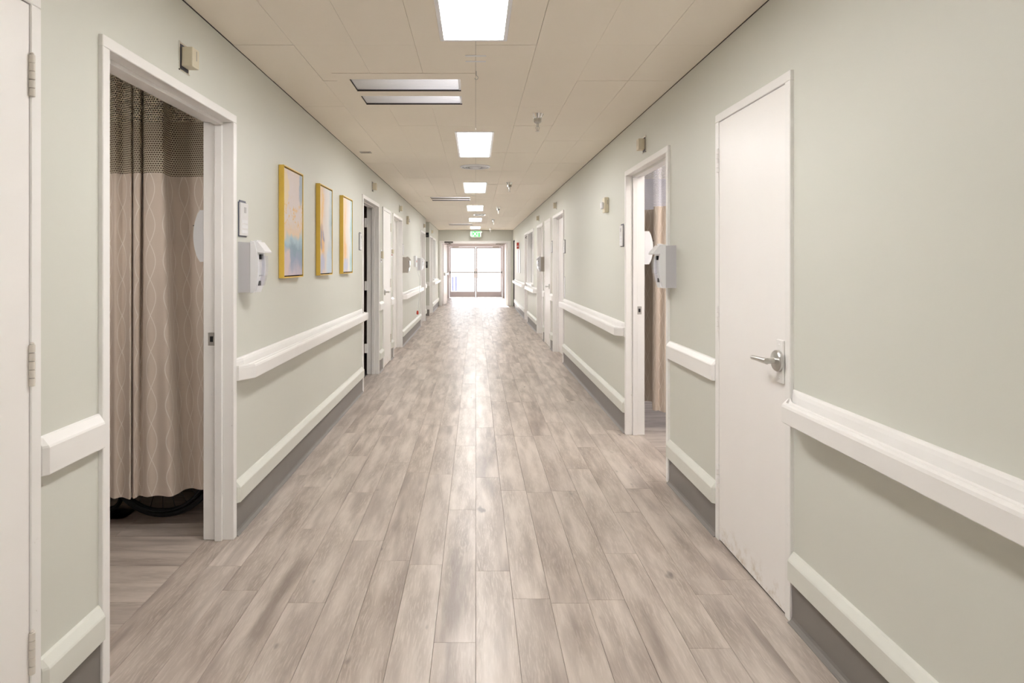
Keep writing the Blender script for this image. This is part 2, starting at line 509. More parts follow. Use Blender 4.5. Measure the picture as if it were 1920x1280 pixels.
# alcove in the left wall
struct('wall_alcove', 'wall', lambda m: (m.box(-W - T - .75, -W - T - .65, 15.06, 16.41, 0, CH + .03),))
struct('roof_slab', 'slab', lambda m: m.box(-OUT - .15, OUT + .15, Y0 - .3, YE + .3, CH + .03, CH + .25))
struct('floor_slab', 'slab', lambda m: m.box(-OUT - .15, OUT + .15, Y0 - .3, YE + .3, -.30, -.014))

# ------------------------------------------------------------------ floor planks
PW, PL, PT = W / 8, 1.22, .012
_pm = {}


def plank_mesh(w, l):
    key = (round(w, 4), round(l, 3))
    if key in _pm: return _pm[key]
    g = .0004; c = .0008; a, b = w / 2 - g, l / 2 - g
    vs = [(sx * (a - c), sy * (b - c), 0) for sx, sy in ((-1, -1), (1, -1), (1, 1), (-1, 1))]
    vs += [(sx * a, sy * b, -.0011) for sx, sy in ((-1, -1), (1, -1), (1, 1), (-1, 1))]
    vs += [(sx * a, sy * b, -PT) for sx, sy in ((-1, -1), (1, -1), (1, 1), (-1, 1))]
    fs = [(0, 1, 2, 3)]
    for i in range(4):
        j = (i + 1) % 4; fs += [(i, i + 4, j + 4, j), (i + 4, i + 8, j + 8, j + 4)]
    me = bpy.data.meshes.new('plank'); me.from_pydata(vs, [], fs)
    me.materials.append(M['wood']); _pm[key] = me; return me


def put_plank(parent, cx, cy, w, l, rot=0.0):
    o = bpy.data.objects.new('plank', plank_mesh(w, l)); COL.objects.link(o); o.parent = parent
    o.location = (cx, cy, 0); o.rotation_euler = (0, 0, rot); return o


floor = empty('floor', (0, 0, 0), 'grey-brown oak plank floor running the length of the corridor', kind='structure')
rest = []
# end joints read off the photograph fix the phase of the central columns; the others are scattered
phase = {}
for k in range(16): phase[k] = random.random() * PL
phase[7] = (1607 / 710) % PL; phase[8] = .35; phase[9] = (1607 / 628) % PL; phase[6] = (1607 / 564) % PL
for k in range(16):
    cx = -W + (k + .5) * PW; y = 1.22 - PL + phase[k] - PL
    while y < YE + .05:
        a, b = max(y, .6), min(y + PL, YE + .05)
        if b - a > .05:
            if a < 18.3 and b > 1.7: put_plank(floor, cx, (a + b) / 2, PW, b - a)
            else: rest.append((cx, (a + b) / 2, PW, b - a))
        y += PL
y = Y0
for k in range(16): rest.append((-W + (k + .5) * PW, (Y0 + .6) / 2, PW, .6 - Y0))
# strips that run on under the door frames
for (sd, dd) in ((-1, LD), (1, RD)):
    for (a, b) in dd.values():
        cx = sd * (W + T / 2)
        if a < 6: 
            put_plank(floor, cx, (a + b) / 2, T, b - a)
        else: rest.append((cx, (a + b) / 2, T, b - a))
rest.append((-W - .31, 15.8, .62, 1.2)); rest.append((W + .062, 19.86, T, .72))


def far_planks(m):
    for (cx, cy, w, l) in rest:
        me = plank_mesh(w, l); m.add([(v.co.x + cx, v.co.y + cy, v.co.z) for v in me.vertices], [tuple(p.vertices) for p in me.polygons])


fp = part('distant_planks', 'wood', floor, far_planks); fp['kind'] = 'stuff'


def room_floor(side, name, y0, y1, label, ny=None):
    f = empty(name, (side * (W + T), y0, 0), label, kind='structure'); y = y0; k = 0; far = []
    while y < y1:
        x = 0; l = 1.22 * (.35 + .65 * random.random())
        while x < OUT - W - T:
            l2 = min(l, OUT - W - T - x)
            if l2 > .03:
                if x < 1.3: 
                    o = put_plank(f, side * (x + l2 / 2), y + PW / 2 - y0, PW, l2, math.pi / 2)
                else: far.append((side * (x + l2 / 2), y + PW / 2 - y0, l2, PW))
            x += l2 if l2 > .03 else 1; l = 1.22
        y += PW; k += 1
    m = MB()
    for (cx, cy, w, l) in far:
        me = plank_mesh(l, w); m.add([(cx + v.co.y, cy + v.co.x, v.co.z) for v in me.vertices], [tuple(p.vertices) for p in me.polygons])
    o = m.build('distant_planks', M['wood'], f, origin=(side * (W + T), y0, 0)); o.location = (0, 0, 0)
    o['kind'] = 'stuff'


room_floor(-1, 'floor_ward_left', .55, 4.9, 'shaded oak plank floor inside the curtained ward at left')
room_floor(1, 'floor_ward_right', 3.45, 8.2, 'shaded oak plank floor inside the open ward at right')

# ------------------------------------------------------------------ ceiling tiles, cut round the fittings
LIGHTS = [-4.0 + 2.55, 1.84, 5.19, 8.43, 11.75, 15.05, 18.4]
LX = (-.168, .148); LL = 1.22
GR = [(3.59, 0), (10.15, 1), (17.0, 2)]
GX = (-.752, -.093)
holes = [(LX[0], LX[1], y, y + LL) for y in LIGHTS]
for (y, _) in GR: holes += [(GX[0], GX[1], y + .11, y + .367), (GX[0], GX[1], y + .48, y + .70)]


def cut(rect, hs):
    out = [rect]
    for h in hs:
        nxt = []
        for r in out:
            x0, x1, y0, y1 = r
            if h[0] >= x1 or h[1] <= x0 or h[2] >= y1 or h[3] <= y0: nxt.append(r); continue
            if h[0] > x0: nxt.append((x0, h[0], y0, y1))
            if h[1] < x1: nxt.append((h[1], x1, y0, y1))
            a, b = max(x0, h[0]), min(x1, h[1])
            if h[2] > y0: nxt.append((a, b, y0, h[2]))
            if h[3] < y1: nxt.append((a, b, h[3], y1))
        out = nxt
    return out


ceiling = empty('ceiling', (0, 0, CH), 'cream painted tile ceiling above the corridor', kind='structure')
far_t = MB(); TW, TL = W / 4, .61
ny = int(math.ceil((YE - Y0) / TL))
for j in range(ny):
    ya = Y0 + .03 + j * TL; yb = min(ya + TL, YE)
    if j == 0: ya = Y0
    for i in range(8):
        xa = -W + i * TW; jit = random.choice([0, 0, .0005, .001, .0015])
        near = 2.2 < ya < 17.6
        m = MB() if near else far_t
        for (x0, x1, y0, y1) in cut((xa, xa + TW, ya, yb), holes):
            g = .0008
            l0, l1, f0, f1 = (g if x0 == xa else 0), (g if x1 == xa + TW else 0), (g if y0 == ya else 0), (g if y1 == yb else 0)
            m.box(x0 + l0, x1 - l1, y0 + f0, y1 - f1, CH - jit, CH + .012)
        if near and m.v: m.build('ceiling_tile', M['tile'], ceiling, origin=(xa + TW / 2, (ya + yb) / 2, CH))
o = far_t.build('distant_tiles', M['tile'], ceiling); o['kind'] = 'stuff'
struct('ceiling_ward', 'tile', lambda m: (m.box(-OUT, -W - T, Y0, YE, CH + .015, CH + .03), m.box(W + T, OUT, Y0, YE, CH + .015, CH + .03), m.box(-W - T - .1, -W, 15.2, 16.4, CH, CH + .02)))
# thin shadow-line bead between wall and ceiling
for sd, nm in ((-1, 'trim_2'), (1, 'trim_3')):
    struct(nm, 'dark', lambda m: [m.wbox(sd, a, b, CH - .004, CH, 0, .003) for a, b in (((Y0, 15.2), (16.4, Y1)) if sd < 0 else ((Y0, Y1),))])

# ------------------------------------------------------------------ doors
HZ = (1.885, 1.10, .32)


def frame_mesh(m, side, y0, y1, fw=.042, top=DH, pr=.015):
    # corridor face, soffit, stop, room face -- one rolled steel section
    for (a, sg) in ((y0, 1), (y1, -1)):
        m.wbox(side, a, a + sg * fw, 0, top - fw, pr, -.040, .0025)
        m.wbox(side, a, a + sg * (fw + .016), 0, top - fw - .016, -.0395, -.075, .0015)
        m.wbox(side, a, a + sg * fw, 0, top - fw, -.0745, -T - .012, .0025)
    m.wbox(side, y0, y1, top - fw, top, pr, -.040, .0025)
    m.wbox(side, y0 + .02, y1 - .02, top - fw - .016, top - .01, -.0395, -.075, .0015)
    m.wbox(side, y0, y1, top - fw, top, -.0745, -T - .012, .0025)


def hinge(parent, side, y, z, sg, w=.018, mat='cream'):
    """sg: +1 when the leaf lies towards +y of the knuckle"""
    def f(m):
        m.wbox(side, y - sg * .002, y - sg * .022, z - .057, z + .057, w - .004, w + .001, .0006)
        m.wbox(side, y + sg * .002, y + sg * .012, z - .057, z + .057, w - .006, w - .001, .0006)
        for k in range(5):
            a = z - .057 + k * .0228
            m.lathe((side * (W - w - .005), y, a + .0006), (0, 0, 1), [(.0062, 0), (.0078, .0008), (.0078, .0208), (.0062, .0216)], 12)
        m.lathe((side * (W - w - .005), y, z + .057), (0, 0, 1), [(.0045, 0), (.0058, .002), (.003, .006)], 12)
    return part('hinge', mat, parent, f)


def lever(parent, side, y, z, w, dy, far=False):
    def rose(m): m.lathe((side * (W - w), y, z), (-side, 0, 0), [(.042, 0), (.042, .010), (.038, .015), (.022, .017), (.014, .019)], 28)
    def arm(m):
        x = lambda q: side * (W - q)
        m.tube([(x(w + .010), y, z), (x(w + .052), y, z)], .0115, 14)
        m.tube([(x(w + .052), y - dy * .012, z), (x(w + .056), y + dy * .02, z), (x(w + .058), y + dy * .06, z), (x(w + .057), y + dy * .105, z - .002)], [.0125, .0115, .010, .009], 14)
    h = part('door_handle', 'steel', parent, rose); part('lever', 'steel', h, arm); return h


def knob(parent, side, y, z, w):
    return part('door_knob', 'steel', parent, lambda m: m.lathe((side * (W - w), y, z), (-side, 0, 0), [(.032, 0), (.031, .006), (.014, .012), (.012, .03), (.024, .038), (.028, .05), (.024, .062), (.01, .066)], 20))


ND = [0]


def door(side, span, kind, label, hinge_far=True, leaf_mat='leaf'):
    """kind: flush (leaf closed, flush with the frame), deep (closed on the ward side), open (leaf swung into the ward)"""
    ND[0] += 1; y0, y1 = span
    d = empty('door_%d' % ND[0], (side * W, (y0 + y1) / 2, 0), label, kind='structure')
    fw = .040
    part('frame', 'trim', d, lambda m: frame_mesh(m, side, y0, y1, fw))
    a, b = y0 + fw + .003, y1 - fw - .003; tz = DH - fw - .0035
    if kind == 'flush':
        part('leaf', leaf_mat, d, lambda m: m.wbox(side, a, b, .010, tz, .0115, -.0385, .0012))
        hy = y1 - fw if hinge_far else y0 + fw
        for z in HZ: hinge(d, side, hy, z, -1 if hinge_far else 1, .012, 'hinge' if side < 0 else 'trim')
        part('threshold_gap', 'dark', d, lambda m: m.wbox(side, a, b, 0.0003, .0015, .005, -.04))
    elif kind == 'deep':
        part('leaf', leaf_mat, d, lambda m: m.wbox(side, a, b, .008, tz, -.077, -.121, .0012))
        kn = knob(d, side, (a + .07) if hinge_far else (b - .07), 1.0, -.077)
    else:
        # swung 90 degrees into the ward, thickness along y
        if hinge_far: yy = (b - .001, b - .045)
        else: yy = (a + .001, a + .045)
        off = .05 if hinge_far else .016
        lf = part('leaf', leaf_mat, d, lambda m: m.box(side * (W + T + off), side * (W + T + off + (b - a)), yy[0], yy[1], .008, tz, .0012))
        part('door_handle', 'steel', lf, lambda m: m.lathe((side * (W + T + (b - a) - .05), yy[1], 1.0), (0, -1 if hinge_far else 1, 0), [(.03, 0), (.03, .008), (.011, .012), (.011, .045), (.026, .052), (.024, .07)], 18))
    return d


def strike(parent, side, y1, z=1.0):
    def f(m): m.wbox(side, y1 - .040, y1 - .0415, z - .032, z + .032, -.078, -.112, .0004)
    s = part('strike_plate', 'steel', parent, f)
    part('latch_hole', 'black', s, lambda m: m.wbox(side, y1 - .0414, y1 - .0418, z - .014, z + .014, -.087, -.103))


d0 = door(-1, LD['store'], 'flush', 'closed white door at the left edge with three cream hinges')
d1 = door(-1, LD['ward'], 'open', 'open white door frame at left with a beige curtain hanging inside', hinge_far=False)
strike(d1, -1, LD['ward'][1])
d2 = door(-1, LD['ajar'], 'open', 'open doorway just past the third gold-framed painting with a dark hinge gap')
for z in HZ:
    part('hinge', 'trim', d2, lambda m: m.box(-W - T - .004, -W - T - .04, LD['ajar'][1] - .0485, LD['ajar'][1] - .040, z - .057, z + .057, .001))
d3 = door(-1, LD['closet'], 'flush', 'narrow closed white closet door on the left wall past the open doorway')
lever(d3, -1, LD['closet'][0] + .12, 1.0, .012, 1)
d4 = door(-1, LD['fourth'], 'deep', 'recessed closed door with round knob on the left wall before the far handrail')
d5 = door(-1, LD['fifth'], 'deep', 'recessed closed door on the left just before the alcove')
d6 = door(-1, LD['sixth'], 'deep', 'recessed closed door on the left just past the alcove')
e1 = door(1, RD['closet'], 'flush', 'closed white closet door at right with steel lever handle', hinge_far=True)
a = RD['closet'][0] + .043
h = lever(e1, 1, a + .030, .992, .0225, 1)


def plate(m):
    m.wbox(1, a - .002, a + .052, .905, 1.075, .0115, .0215, .003)
    for z in (.925, 1.055): m.lathe((W - .0215, a + .028, z), (-1, 0, 0), [(.005, 0), (.005, .001), (.003, .0022)], 12)


part('latch_guard', 'trim', e1, plate)
e2 = door(1, RD['ward'], 'open', 'open white door frame at right with a beige curtain visible inside', hinge_far=False)
strike(e2, 1, RD['ward'][1])
e3 = door(1, RD['third'], 'deep', 'recessed closed door on the right at the far end of the second handrail')
e4 = door(1, RD['slim'], 'flush', 'narrow closed white door with lever on the right wall far down the corridor')
lever(e4, 1, RD['slim'][0] + .10, 1.0, .012, 1)
e5 = door(1, RD['fifth'], 'deep', 'recessed closed door on the right just past the grey wall dispenser')
e6 = door(1, RD['sixth'], 'deep', 'recessed cream door on the right beyond the bright window')


def closer_right(m):
    m.wbox(1, 14.75, 14.98, 1.93, 1.99, -.077, -.03, .006); m.tube([(W + .04, 14.86, 1.985), (W - .02, 15.1, 1.99), (W + .03, 15.3, 2.05)], .009, 8)


part('door_closer', 'grille', e6, closer_right)

# ------------------------------------------------------------------ rails and bases
GRIP = [(0, .785), (.078, .785), (.084, .790), (.084, .846), (.081, .855), (.075, .860), (.067, .860), (.063, .852), (.058, .850), (.054, .857), (.046, .860), (.038, .856), (.030, .842), (.024, .844), (.021, .876), (.017, .888), (.010, .894), (0, .894)]
BOARD = [(0, .785), (.028, .785), (.030, .788), (.030, .862), (.027, .868), (.010, .889), (0, .892)]
LOW = [(0, .168), (.028, .168), (.030, .171), (.030, .243), (.027, .249), (.010, .270), (0, .273)]
COVE = [(0, 0), (.024, 0), (.024, .0025), (.016, .006), (.009, .013), (.006, .024), (.006, .167), (0, .167)]


def rail_ends(a, b, c=.075, e=.30): return [(a + .002, e), (a + c, 1), (b - c, 1), (b - .002, e)]


def handrail(side, a, b, label):
    r = empty('handrail', (side * W, a, .785), label, 'handrail', 'white corridor handrails')
    mt = M['trim']
    m = MB(); m.sweep(side, GRIP, rail_ends(a, b)); m.build('rail', mt, r)
    n = max(1, int((b - a) / 1.2))
    return r


NB = [20]


def trimrun(side, prof, a, b, mat, name, bev=.012, e=.55):
    m = MB(); m.sweep(side, prof, [(a + .001, e), (a + bev, 1), (b - bev, 1), (b - .001, e)] if bev else [(a, 1), (b, 1)])
    return tag(m.build(name, M[mat]), kind='structure')


LS = [(Y0, .80, 'n'), (1.729, 2.014, 'b'), (3.142, 6.67, 'left handrail running below the three gold-framed paintings'), (7.80, 8.13, 'b'), (8.87, 9.14, 'b'),
      (10.27, 13.75, 'left handrail below the wall-mounted call station with hanging cord'), (14.93, 15.20, 'b'), (17.45, 20.33, 'left handrail under the bright window at the far end')]
RS = [(Y0, 2.39, 'wide white handrail nearest the camera on the right wall'), (3.135, 3.91, 'b'), (5.045, 8.61, 'right handrail between the open curtained doorway and the next recessed door'), (9.77, 10.10, 'b'),
      (10.95, 11.22, 'b'), (12.32, 14.58, 'right handrail under the bright window with grey blind'), (15.44, 19.45, 'farthest right handrail below the red alarm box')]
for side, segs, nm in ((-1, LS, 'left'), (1, RS, 'right')):
    for (a, b, k) in segs:
        NB[0] += 1
        if k == 'b':
            trimrun(side, BOARD, a, b, 'trim', 'trim_%d' % NB[0])
        elif k != 'n':
            handrail(side, a if a > Y0 else Y0 + .01, b, 'white ' + k if not k.startswith('wide') and not k.startswith('far') else k)
        NB[0] += 1
        trimrun(side, LOW, a, b, 'lowrail', 'trim_%d' % NB[0])
        trimrun(side, COVE, a, b, 'cove', 'baseboard_' + nm, 0)
# alcove far wall: base and board facing the camera
struct('baseboard_alcove', 'cove', lambda m: m.box(-W - .6, -W - .002, 16.394, 16.40, 0, .167))
struct('wall_alcove_end', 'wall', lambda m: (m.box(-W - T - .65, -W - .001, 16.401, 16.42, 0, CH)))
struct('trim_4', 'trim', lambda m: m.box(-W - .6, -W - .001, 16.375, 16.40, .785, .89, .004))
struct('trim_5', 'trim', lambda m: m.box(-W - .6, -W - .001, 16.375, 16.40, .168, .272, .004))

# ------------------------------------------------------------------ ceiling lights
for k, y in enumerate(LIGHTS):
    names = ['panel light over the entrance behind the viewer', 'rectangular white ceiling light nearest the camera, cut by the top edge of the frame', 'second glowing ceiling light, between the slotted fixture and round vent',
             'third glowing ceiling light, just past the round vent', 'fourth glowing ceiling light down the corridor', 'fifth glowing ceiling light down the corridor', 'last glowing ceiling light above the green exit sign']
    t = empty('ceiling_light', ((LX[0] + LX[1]) / 2, y + LL / 2, CH), names[k], 'ceiling light', 'recessed ceiling lights along the corridor')  # first of the row is unseen, added behind the camera for the near walls

    def fr(m):
        x0, x1, y0, y1 = LX[0], LX[1], y, y + LL; z0, z1 = CH - .005, CH + .02; r = .014
        m.box(x0 - .006, x0 + r, y0 - .006, y1 + .006, z0, z1, .0015); m.box(x1 - r, x1 + .006, y0 - .006, y1 + .006, z0, z1, .0015)
        m.box(x0 + r, x1 - r, y0 - .006, y0 + r, z0, z1, .0015); m.box(x0 + r, x1 - r, y1 - r, y1 + .006, z0, z1, .0015)
    part('frame', 'white', t, fr)
    part('diffuser', 'panel', t, lambda m: m.box(LX[0] + .0142, LX[1] - .0142, y + .0142, y + LL - .0142, CH + .0005, CH + .004))

for (y, k) in GR:
    lb = ['wide cream ceiling fixture with two slotted lenses, beyond the nearest light', 'slotted lens fixture seen edge-on beside the third ceiling light', 'slotted lens fixture farthest down the ceiling near the exit sign'][k]
    t = empty('slot_light', (-.42, y + .42, CH), lb, 'ceiling fixture', 'slotted ceiling fixtures')

    def fr(m):
        X0, X1 = -.83, -.004; ys = [y, y + .11, y + .367, y + .48, y + .70, y + .80]; z0, z1 = CH - .004, CH - .0003
        for r in cut((X0, X1, ys[0], ys[5]), [(GX[0], GX[1], ys[1], ys[2]), (GX[0], GX[1], ys[3], ys[4])]): m.box(r[0], r[1], r[2], r[3], z0, z1)
    part('frame', 'tile', t, fr)
    for (a, b) in ((y + .11, y + .367), (y + .48, y + .70)):
        def bx(m):
            m.box(GX[0], GX[0] + .003, a, b, CH, CH + .028); m.box(GX[0], GX[1], b - .003, b, CH - .0039, CH + .028)
        part('shadow_gap', 'dark', t, bx)
        part('lens', 'lens', t, lambda m: m.box(GX[0] + .003, GX[1], a, b - .003, CH + .006, CH + .012))
        part('lens_rim', 'white', t, lambda m: (m.box(GX[0] + .004, GX[1] - .002, a + .002, a + .010, CH + .001, CH + .006), m.box(GX[1] - .014, GX[1] - .002, a + .010, b - .008, CH + .001, CH + .006)))

# round and rectangular vents
t = empty('round_vent', (-.006, 7.05, CH), 'round white ceiling vent between two glowing panels', 'ceiling vent')
part('collar', 'white', t, lambda m: m.lathe((-.006, 7.05, CH), (0, 0, -1), [(.172, 0), (.172, .004), (.162, .012), (.15, .010), (.15, .001)], 48))
for i, r in enumerate((.13, .10, .07)):
    part('louvre_ring', 'grey' if i % 2 else 'white', t, lambda m: m.lathe((-.006, 7.05, CH - .003), (0, 0, -1), [(r, 0), (r, .003), (r - .014, .012 + .002 * i), (r - .02, .010), (r - .02, 0)], 40))
part('centre_cap', 'white', t, lambda m: m.lathe((-.006, 7.05, CH - .002), (0, 0, -1), [(.04, 0), (.04, .012), (.03, .016), (.005, .017)], 32))
t = empty('ceiling_grille', (.085, 14.0, CH), 'small dark rectangular ceiling grille before the fifth light', 'ceiling vent')
part('frame', 'white', t, lambda m: (m.box(-.05, .22, 13.80, 13.83, CH - .008, CH), m.box(-.05, .22, 14.17, 14.2, CH - .008, CH), m.box(-.05, -.02, 13.83, 14.17, CH - .008, CH), m.box(.19, .22, 13.83, 14.17, CH - .008, CH)))
for k in range(7): part('slat', 'grille', t, lambda m: m.box(-.02, .19, 13.845 + k * .047, 13.875 + k * .047, CH - .012, CH - .002))

# sprinklers
def sprinkler(x, y, label):
    t = empty('sprinkler', (x, y, CH), label, 'sprinkler', 'pendent sprinklers in the ceiling')
    def esc(m):
        n = 28; prof = [(.046, 0), (.043, .006), (.034, .024), (.030, .034)]
        vs = []; fs = []
        for (r, h) in prof:
            for k in range(n):
                rr = r * (1 if k % 2 else .93); a = 2 * math.pi * k / n; vs.append((x + rr * math.cos(a), y + rr * math.sin(a), CH - h))
        for i in range(len(prof) - 1):
            for k in range(n): fs.append((i * n + k, i * n + (k + 1) % n, (i + 1) * n + (k + 1) % n, (i + 1) * n + k))
        fs.append(tuple(range(3 * n, 4 * n))); m.add(vs, fs)
    part('escutcheon', 'chrome', t, esc)
    part('nut', 'steel', t, lambda m: m.lathe((x, y, CH - .030), (0, 0, -1), [(.026, 0), (.028, .003), (.028, .028), (.020, .036), (.009, .040)], 8, False))
    part('frame_arms', 'steel', t, lambda m: (m.lathe((x, y, CH - .068), (0, 0, -1), [(.009, 0), (.009, .024), (.005, .026)], 10), m.tube([(x - .006, y, CH - .088), (x - .014, y, CH - .102), (x - .003, y, CH - .124)], .0022, 6), m.tube([(x + .006, y, CH - .088), (x + .014, y, CH - .102), (x + .003, y, CH - .124)], .0022, 6)))
    part('bulb', 'steel', t, lambda m: m.tube([(x, y, CH - .092), (x, y, CH - .122)], .0022, 8))
    part('deflector', 'chrome', t, lambda m: m.lathe((x, y, CH - .124), (0, 0, -1), [(.004, 0), (.016, .001), (.017, .003), (.003, .004)], 16))


for x, y, l in ((.455, 4.58, 'chrome pendent sprinkler nearest the camera, above right of centre'), (.455, 8.43, 'second sprinkler from the camera, beside the third light'), (.44, 12.1, 'third sprinkler from the camera'), (.44, 15.4, 'fourth sprinkler from the camera'), (.45, 19.3, 'farthest sprinkler near the exit sign')):
    sprinkler(x, y, l)
# ceiling hook, short white strips, small plate
def hook(m):
    pts = [(.003, 3.55, CH)] + [(.003, 3.55, CH - .022)]
    for k in range(9):
        a = math.radians(90 - k * 32); pts.append((.003 + .010 * math.cos(a) - .0, 3.55, CH - .036 + .011 * math.sin(a) - .003))
    m.tube(pts, .0016, 8)


m = MB(); hook(m); tag(m.build('ceiling_hook', M['steel']), 'tiny steel hook hanging from the ceiling beside the slotted fixture', 'hook')
t = empty('ceiling_bracket', (0, 3.34, CH), 'pair of short white strips on the ceiling just past the nearest light', 'bracket')
for yy in (3.29, 3.38): part('strip', 'white', t, lambda m: m.box(-.055, .055, yy - .008, yy + .008, CH - .003, CH, .001))
m = MB(); m.box(-1.14, -1.03, 6.10, 6.18, CH - .006, CH, .002); m.box(-1.12, -1.05, 6.13, 6.15, CH - .010, CH - .006, .001)
tag(m.build('ceiling_plate', M['taupe']), 'small taupe plate on the ceiling near the left wall', 'plate')

# ------------------------------------------------------------------ signs, call lights, dispensers
def room_sign(side, y0, y1, z0, z1, label):
    t = empty('room_sign', (side * W, (y0 + y1) / 2, z0), label, 'sign', 'room signs beside the doors')
    part('backing', 'navy', t, lambda m: (m.wbox(side, y0, y1, z0, z1 - .01, 0, .005, .001), m.wbox(side, y0 + .012, y1 - .012, z1 - .012, z1, 0, .005, .002)))
    part('face', 'signface', t, lambda m: m.wbox(side, y0 + .002, y1 - .002, z0 + .006, z1 - .014, .0052, .0145, .002))
    yc = (y0 + y1) / 2; hh = z1 - z0
    part('inset', 'signinset', t, lambda m: m.wbox(side, yc - .004, yc + .022, z1 - .065, z1 - .035, .0145, .0153))
    for q in (.42, .28, .14):
        part('raised_strip', 'white', t, lambda m: m.wbox(side, y0 + .015, y1 - .015, z0 + hh * q - .009, z0 + hh * q + .009, .0145, .0158, .0004))


room_sign(-1, 3.195, 3.305, 1.515, 1.705, 'white room sign with dark edge just right of the curtained doorway at left')
room_sign(-1, 6.50, 6.61, 1.515, 1.705, 'room sign on the left wall right of the third painting')
room_sign(1, 5.12, 5.23, 1.515, 1.705, 'room sign beside the open doorway on the right wall')
room_sign(1, 8.47, 8.58, 1.515, 1.705, 'room sign on the right wall before the third doorway')
room_sign(1, 9.88, 10.0, 1.55, 1.74, 'small rounded sign between two narrow-spaced doors on the right')
room_sign(-1, 10.33, 10.44, 1.515, 1.705, 'room sign above the taupe dispenser on the left wall')


def call_light(side, y, z, label):
    t = empty('call_light', (side * W, y, z), label, 'call light', 'nurse call lights above the doors')
    part('wall_plate', 'chrome', t, lambda m: (m.wbox(side, y - .046, y + .046, z - .06, z + .06, 0, .002, .0005), m.wbox(side, y - .046, y - .042, z - .06, z + .06, .002, .006), m.wbox(side, y - .046, y + .046, z - .06, z - .056, .002, .006)))
    part('recess', 'door_dark', t, lambda m: m.wbox(side, y - .034, y + .034, z - .052, z + .050, .0021, .0045))
    b = part('lens_box', 'cream', t, lambda m: m.wbox(side, y - .030, y + .034, z - .040, z + .040, .0045, .052, .004))
    part('slot', 'taupe', b, lambda m: m.wbox(side, y + .004, y + .010, z - .010, z + .030, .052, .0526))


call_light(-1, 2.60, 2.232, 'cream call light on a steel plate above the curtained doorway at left')
call_light(-1, 7.36, 2.285, 'call light above the open doorway past the paintings')
call_light(-1, 9.94, 2.255, 'call light above the knobbed recessed door on the left')
call_light(-1, 14.5, 2.255, 'call light above the last left door before the alcove')
call_light(-1, 17.1, 2.25, 'call light above the left door past the alcove')
call_light(1, 4.50, 2.235, 'call light on a steel plate above the open doorway at right')
call_light(1, 9.40, 2.25, 'call light above the third doorway on the right')
call_light(1, 12.0, 2.25, 'call light above the recessed right door past the grey dispenser')


def strobe(side, y, z, label):
    t = empty('alarm_strobe', (side * W, y, z), label, 'alarm', 'wall alarm strobes')
    part('housing', 'cream', t, lambda m: m.wbox(side, y - .045, y + .045, z - .07, z + .07, 0, .042, .006))
    part('strobe_lens', 'white', t, lambda m: m.wbox(side, y - .03, y + .03, z - .035, z + .025, .042, .066, .008))
    part('sounder_slot', 'taupe', t, lambda m: m.wbox(side, y - .0455, y - .044, z + .005, z + .045, .010, .017))


strobe(1, 5.75, 1.915, 'cream alarm strobe with white lens left of the open right doorway')
strobe(-1, 11.0, 2.14, 'cream alarm strobe high on the left wall down the corridor')


def dispenser(side, y0, z0, label, body='grey', cover='white', off=0.0, face=1):
    """off: wall plane shift (ward side when face = -1)"""
    wd, hh = .115, .262
    Wp = lambda w: side * (W - off - face * w)
    t = empty('soap_dispenser', (Wp(0), y0 + wd / 2, z0), label, 'dispenser', 'hand hygiene dispensers')

    def B(m, u0, u1, v0, v1, w0, w1, bev=0): m.box(Wp(w0), Wp(w1), u0, u1, v0, v1, bev)

    def P(m, prof, u0, u1):
        n = len(prof); vs = [(Wp(w), u0, z0 + v) for w, v in prof] + [(Wp(w), u1, z0 + v) for w, v in prof]
        fs = [tuple(range(n)), tuple(range(n, 2 * n))[::-1]] + [(i, (i + 1) % n, n + (i + 1) % n, n + i) for i in range(n)]
        m.add(vs, fs)
    part('body', body, t, lambda m: P(m, [(0, 0), (.066, .003), (.074, .02), (.079, .09), (.079, .17), (.074, .235), (.066, .258), (0, .262)], y0, y0 + wd))
    # cover frame: two cheeks, chin and brow round a recess
    cur = lambda v: .079 + .026 * math.sin(math.pi * min(1, max(0, v / .27))) ** .8

    def cheek(m, u0, u1):
        vs = [k * .262 / 10 for k in range(11)]
        P(m, [(.064, .0)] + [(cur(v), v) for v in vs] + [(.064, .268)], u0, u1)
    part('cover', cover, t, lambda m: (cheek(m, y0 - .002, y0 + .020), cheek(m, y0 + wd - .020, y0 + wd + .002), P(m, [(.07, 0), (cur(.02), 0.002), (cur(.09), .085), (.08, .09), (.07, .09)], y0 + .02, y0 + wd - .02),
                                       P(m, [(.07, .20), (cur(.2), .20), (cur(.23), .235), (cur(.25), .262), (.09, .272), (.07, .268)], y0 + .02, y0 + wd - .02)))
    part('hood', cover, t, lambda m: P(m, [(.085, .262), (.100, .262), (.138, .212), (.136, .205), (.100, .208), (.092, .22)], y0 + .006, y0 + wd - .006))
    part('recess', 'signface', t, lambda m: B(m, y0 + .02, y0 + wd - .02, z0 + .09, z0 + .20, .0795, .093))
    part('nozzle', 'black', t, lambda m: B(m, y0 + .045, y0 + .07, z0 + .172, z0 + .198, .093, .104, .002))
    part('label_patch', 'black', t, lambda m: B(m, y0 + .030, y0 + .062, z0 + .036, z0 + .062, cur(.045) - .003, cur(.06) + .0005))
    part('drip_shield', 'clear', t, lambda m: P(m, [(.104, .035), (.118, .09), (.122, .14), (.120, .19), (.118, .19), (.119, .14), (.115, .09), (.101, .035)], y0 + .010, y0 + wd - .010))
    return t


